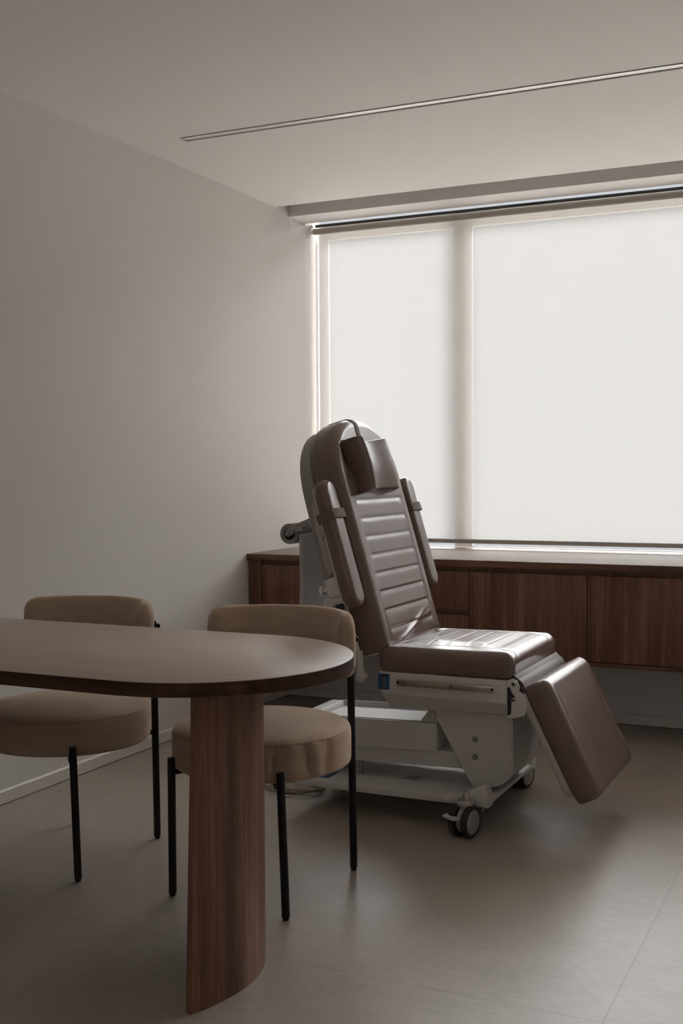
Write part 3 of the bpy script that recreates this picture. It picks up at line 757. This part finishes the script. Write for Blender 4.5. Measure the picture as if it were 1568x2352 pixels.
# bolt under the frame at the column top
b_ = cyl((-1.402, 3.7, .352), (-1.402, 3.73, .352), .0135, 20, .003); cyl((-1.402, 3.694, .352), (-1.402, 3.70, .352), .0075, 6, bm=b_)
obj('bolt', b_, M_alu, EX)
obj('pivot_lug', prism([(-1.45, .325), (-1.375, .325), (-1.385, .372), (-1.415, .372)], 1, 3.728, 3.742, .002), M_white, EX)

# lift arm: upper cover with a recessed top, lower arm under it
sl_ = .028
def tilt(bm, x0=-1.71, z0=0):
    for v in bm.verts: v.co.z += (v.co.x - x0) * sl_
    return bm
cv = BM(); cx0, cx1, cy0, cy1, cz0, cz1 = -1.935, -1.392, 3.730, 4.035, .215, .312
def rr2(x0, x1, y0, y1, r, n=6):
    P = []
    for cx, cy, a0 in ((x1 - r, y0 + r, -PI / 2), (x1 - r, y1 - r, 0), (x0 + r, y1 - r, PI / 2), (x0 + r, y0 + r, PI)):
        P += [(cx + r * math.cos(a0 + PI / 2 * i / n), cy + r * math.sin(a0 + PI / 2 * i / n)) for i in range(n + 1)]
    return P
levels = [(0, .0, cz0), (0, .0, cz1 - .004), (0, .0012, cz1 - .0012), (0, .004, cz1), (1, .0, cz1), (1, .002, cz1 + .003), (1, .006, cz1 + .003), (1, .010, cz1 - .002), (1, .016, cz1 - .016)]
rings = []
for k_, ins, z in levels:
    if k_ == 0: P = rr2(cx0 + ins, cx1 - ins, cy0 + ins, cy1 - ins, .012)
    else: P = rr2(cx0 + .050 + ins, cx1 - .004 - ins, cy0 + .008 + ins, cy1 - .008 - ins, .016)
    rings.append([cv.verts.new((x, y, z)) for x, y in P])
for a, c in zip(rings, rings[1:]):
    n = len(a)
    for i in range(n): cv.faces.new((a[i], a[(i + 1) % n], c[(i + 1) % n], c[i]))
cv.faces.new(rings[0]); cv.faces.new(rings[-1])
obj('lift_arm_cover', tilt(cv), M_white, EX, 30)
obj('lift_arm', tilt(box(-1.86, -1.285, 3.742, 4.022, .158, .2148, .003)), M_white, EX)
for q_ in ((-1.87, -1.83, 3.80, 3.95, .10, .17), (-1.70, -1.685, 3.755, 3.77, .10, .165)): obj('arm_stand', box(*q_, .002), M_grey, EX)

# base tray
P = [(-1.885, .086), (-1.168, .086), (-1.168, .094), (-1.885, .094)]
bp = box(-1.885, -1.1685, 3.618, 4.182, .0885, .1045, .003, 2)
box(-1.885, -1.176, 3.612, 3.630, .0835, .1075, .003, 2, bm=bp); box(-1.885, -1.176, 4.170, 4.188, .0835, .1075, .003, 2, bm=bp)
bo_ = obj('base_plate', bp, M_white, EX)
for yy0, yy1 in ((3.604, 3.66), (4.14, 4.196)):
    P = [(-1.320, .092), (-1.232, .092), (-1.166, .084), (-1.1745, .153), (-1.2, .150), (-1.262, .116), (-1.320, .108)]
    obj('caster_mount', prism(P, 1, yy0, yy1, .002), M_white, EX)
# printed marks on the base plate
mk = BM()
for i in range(4): box(-1.53 + .002 * i, -1.475, 3.765 + .014 * i, 3.773 + .014 * i, .104, .1049, bm=mk)
obj('printed_label', mk, M_inkgrey, bo_)
obj('blue_label', box(-1.835, -1.775, 3.66, 3.76, .104, .1049), M_blue, bo_)['label'] = 'dark blue square label'

def caster(cx, cy, front):
    """twin-wheel caster, wheels rolling across the chair (axle along X, slightly turned)"""
    M_ = Matrix.Translation((cx, cy, 0)) @ Matrix.Rotation(math.radians(-12), 4, 'Z')
    def T(bm): bmesh.ops.transform(bm, matrix=M_, verts=bm.verts); return bm
    r = .0505
    hs = lathe([(0, -.010), (.036, -.010), (.040, -.006), (.040, .006), (.036, .010), (0, .010)], (0, 0, r + .002), (1, 0, 0), 40)
    cyl((0, front * .004, .075), (0, front * .004, .112), .019, 24, .003, bm=hs)
    cy_ = obj('caster', T(hs), M_grey, EX)
    for sg in (-1, 1):
        a = sg * .013; b = sg * .035
        prof = [(0, a), (r * .62, a), (r * .93, a), (r, a + sg * .004), (r, b - sg * .006), (r * .96, b - sg * .001), (r * .80, b)]
        wh = lathe(prof + [(r * .80, b - sg * .004), (0, b - sg * .004)], (0, 0, r), (1, 0, 0), 48)
        w_ = obj('wheel', T(wh), M_rubber, cy_)
        obj('wheel_disc', T(lathe([(0, b + sg * .0035), (r * .6, b + sg * .0025), (r * .78, b), (r * .80, b - sg * .0035)], (0, 0, r), (1, 0, 0), 48)), M_grey, cy_)
    pd = box(-.036, -.006, -.050, -.026, .058, .066, .003)
    tube(smooth_path([(-.044, -.050, .074), (-.03, -.050, .071), (-.012, -.046, .068), (-.004, -.03, .064)], 5), 0, sect=[(-.012, -.003), (.012, -.003), (.012, .003), (-.012, .003)], bm=pd)
    obj('brake_pedal', T(pd), M_white, cy_)
    b2 = cyl((cx, cy + front * .02, .112), (cx, cy + front * .02, .140), .0115, 20, .002); cyl((cx, cy + front * .02, .140), (cx, cy + front * .02, .146), .0065, 6, bm=b2)
    cyl((cx, cy + front * .008, .100), (cx, cy + front * .008, .116), .028, 28, .003, bm=b2)
    tube([(cx, cy + front * .008, .108), (cx, cy + front * .075, .106)], 0, sect=[(-.022, -.005), (.022, -.005), (.022, .005), (-.022, .005)], bm=b2)
    obj('caster_stem', b2, M_alu, EX)
caster(-1.232, 3.556, 1); caster(-1.232, 4.200, -1)
for x in (-1.80,):
    for y in (3.80, 4.00): obj('base_foot', cyl((x, y, 0), (x, y, .0890), .022, 20, .003), M_grey, EX)
obj('levelling_foot', cyl((-1.195, 3.640, .062), (-1.195, 3.640, .0850), .006, 12, .001), M_grey, EX)

# paper roll holder and roll
RX, RZ, RY0, RY1 = -1.921, .969, 3.655, 4.150
for yy, sg in ((3.650, -1), (4.150, 1)):
    hd = prism([(-1.838, 1.000), (-1.838, 1.026), (-1.905, .998), (-1.930, .985), (-1.936, .968), (-1.922, .958), (-1.905, .966), (-1.895, .976)], 1, yy, yy + .006, .001)
    cyl((RX, yy - .012 + (0 if sg < 0 else .010), RZ), (RX, yy + .008 + (0 if sg < 0 else .010), RZ), .0085, 20, .002, bm=hd)
    if sg < 0: box(-1.905, -1.86, 3.641, 3.650, .978, .996, .004, bm=hd)
    obj('paper_roll_holder', hd, M_grey, EX)
cyl_b = cyl((-1.8905, 3.6395, .984), (-1.8905, 3.642, .984), .0035, 6); obj('bolt', cyl_b, M_strap, EX)
pr = thing('paper_roll', 'white paper roll behind the exam chair backrest with its sheet hanging down', 'paper roll', (RX, 3.9, .55))
obj('roll', lathe([(.022, 0), (.0365, 0), (.0365, .486), (.022, .486), (.022, 0)], (RX, 3.658, RZ), (0, 1, 0), 48), mat('grey_roll_core', (.30, .28, .27), .8), pr)
obj('roll_core', lathe([(.014, .002), (.0218, .002), (.0218, .484), (.014, .484), (.014, .002)], (RX, 3.658, RZ), (0, 1, 0), 32), M_darkmetal, pr)
sh = BM(); rows = []
for i in range(26):
    z = RZ - .41 * i / 25; off = .006 * math.sin(i * .22)
    rows.append([sh.verts.new((RX + .0375 + off * (i / 25) + .002 * math.sin(j * 1.1) * (i / 25), 3.662 + .478 * j / 12, z)) for j in range(13)])
for a, c in zip(rows, rows[1:]):
    for j in range(12): sh.faces.new((a[j], a[j + 1], c[j + 1], c[j]))
so = obj('hanging_sheet', sh, M_paper, pr)
sm_ = so.modifiers.new('thickness', 'SOLIDIFY'); sm_.thickness = .0006

# ------------------------------------------------------------------ power cable
P = [(-2.60, 4.15, .004), (-2.35, 3.93, .004), (-2.16, 3.845, .004)]
for k in range(4):
    cx, cy = -2.005 + .012 * k, 3.825 - .008 * k
    for i in range(9):
        a_ = PI + 2 * PI * i / 9; P.append((cx + (.115 + .010 * math.sin(k * 2)) * math.cos(a_), cy + (.058 + .008 * math.cos(k * 3)) * math.sin(a_), .005 + .006 * k + .002 * math.sin(i * 2)))
P += [(-1.915, 3.90, .03), (-1.905, 3.93, .06), (-1.890, 3.935, .094)]
cbl = obj('power_cable', tube(smooth_path(P, 5), .0036, 10), M_cable, loc=None)
tag(cbl, 'beige power cable coiled on the floor beside the exam chair base', 'cable')

for o in bpy.data.objects:
    if '_at' in o: del o['_at']
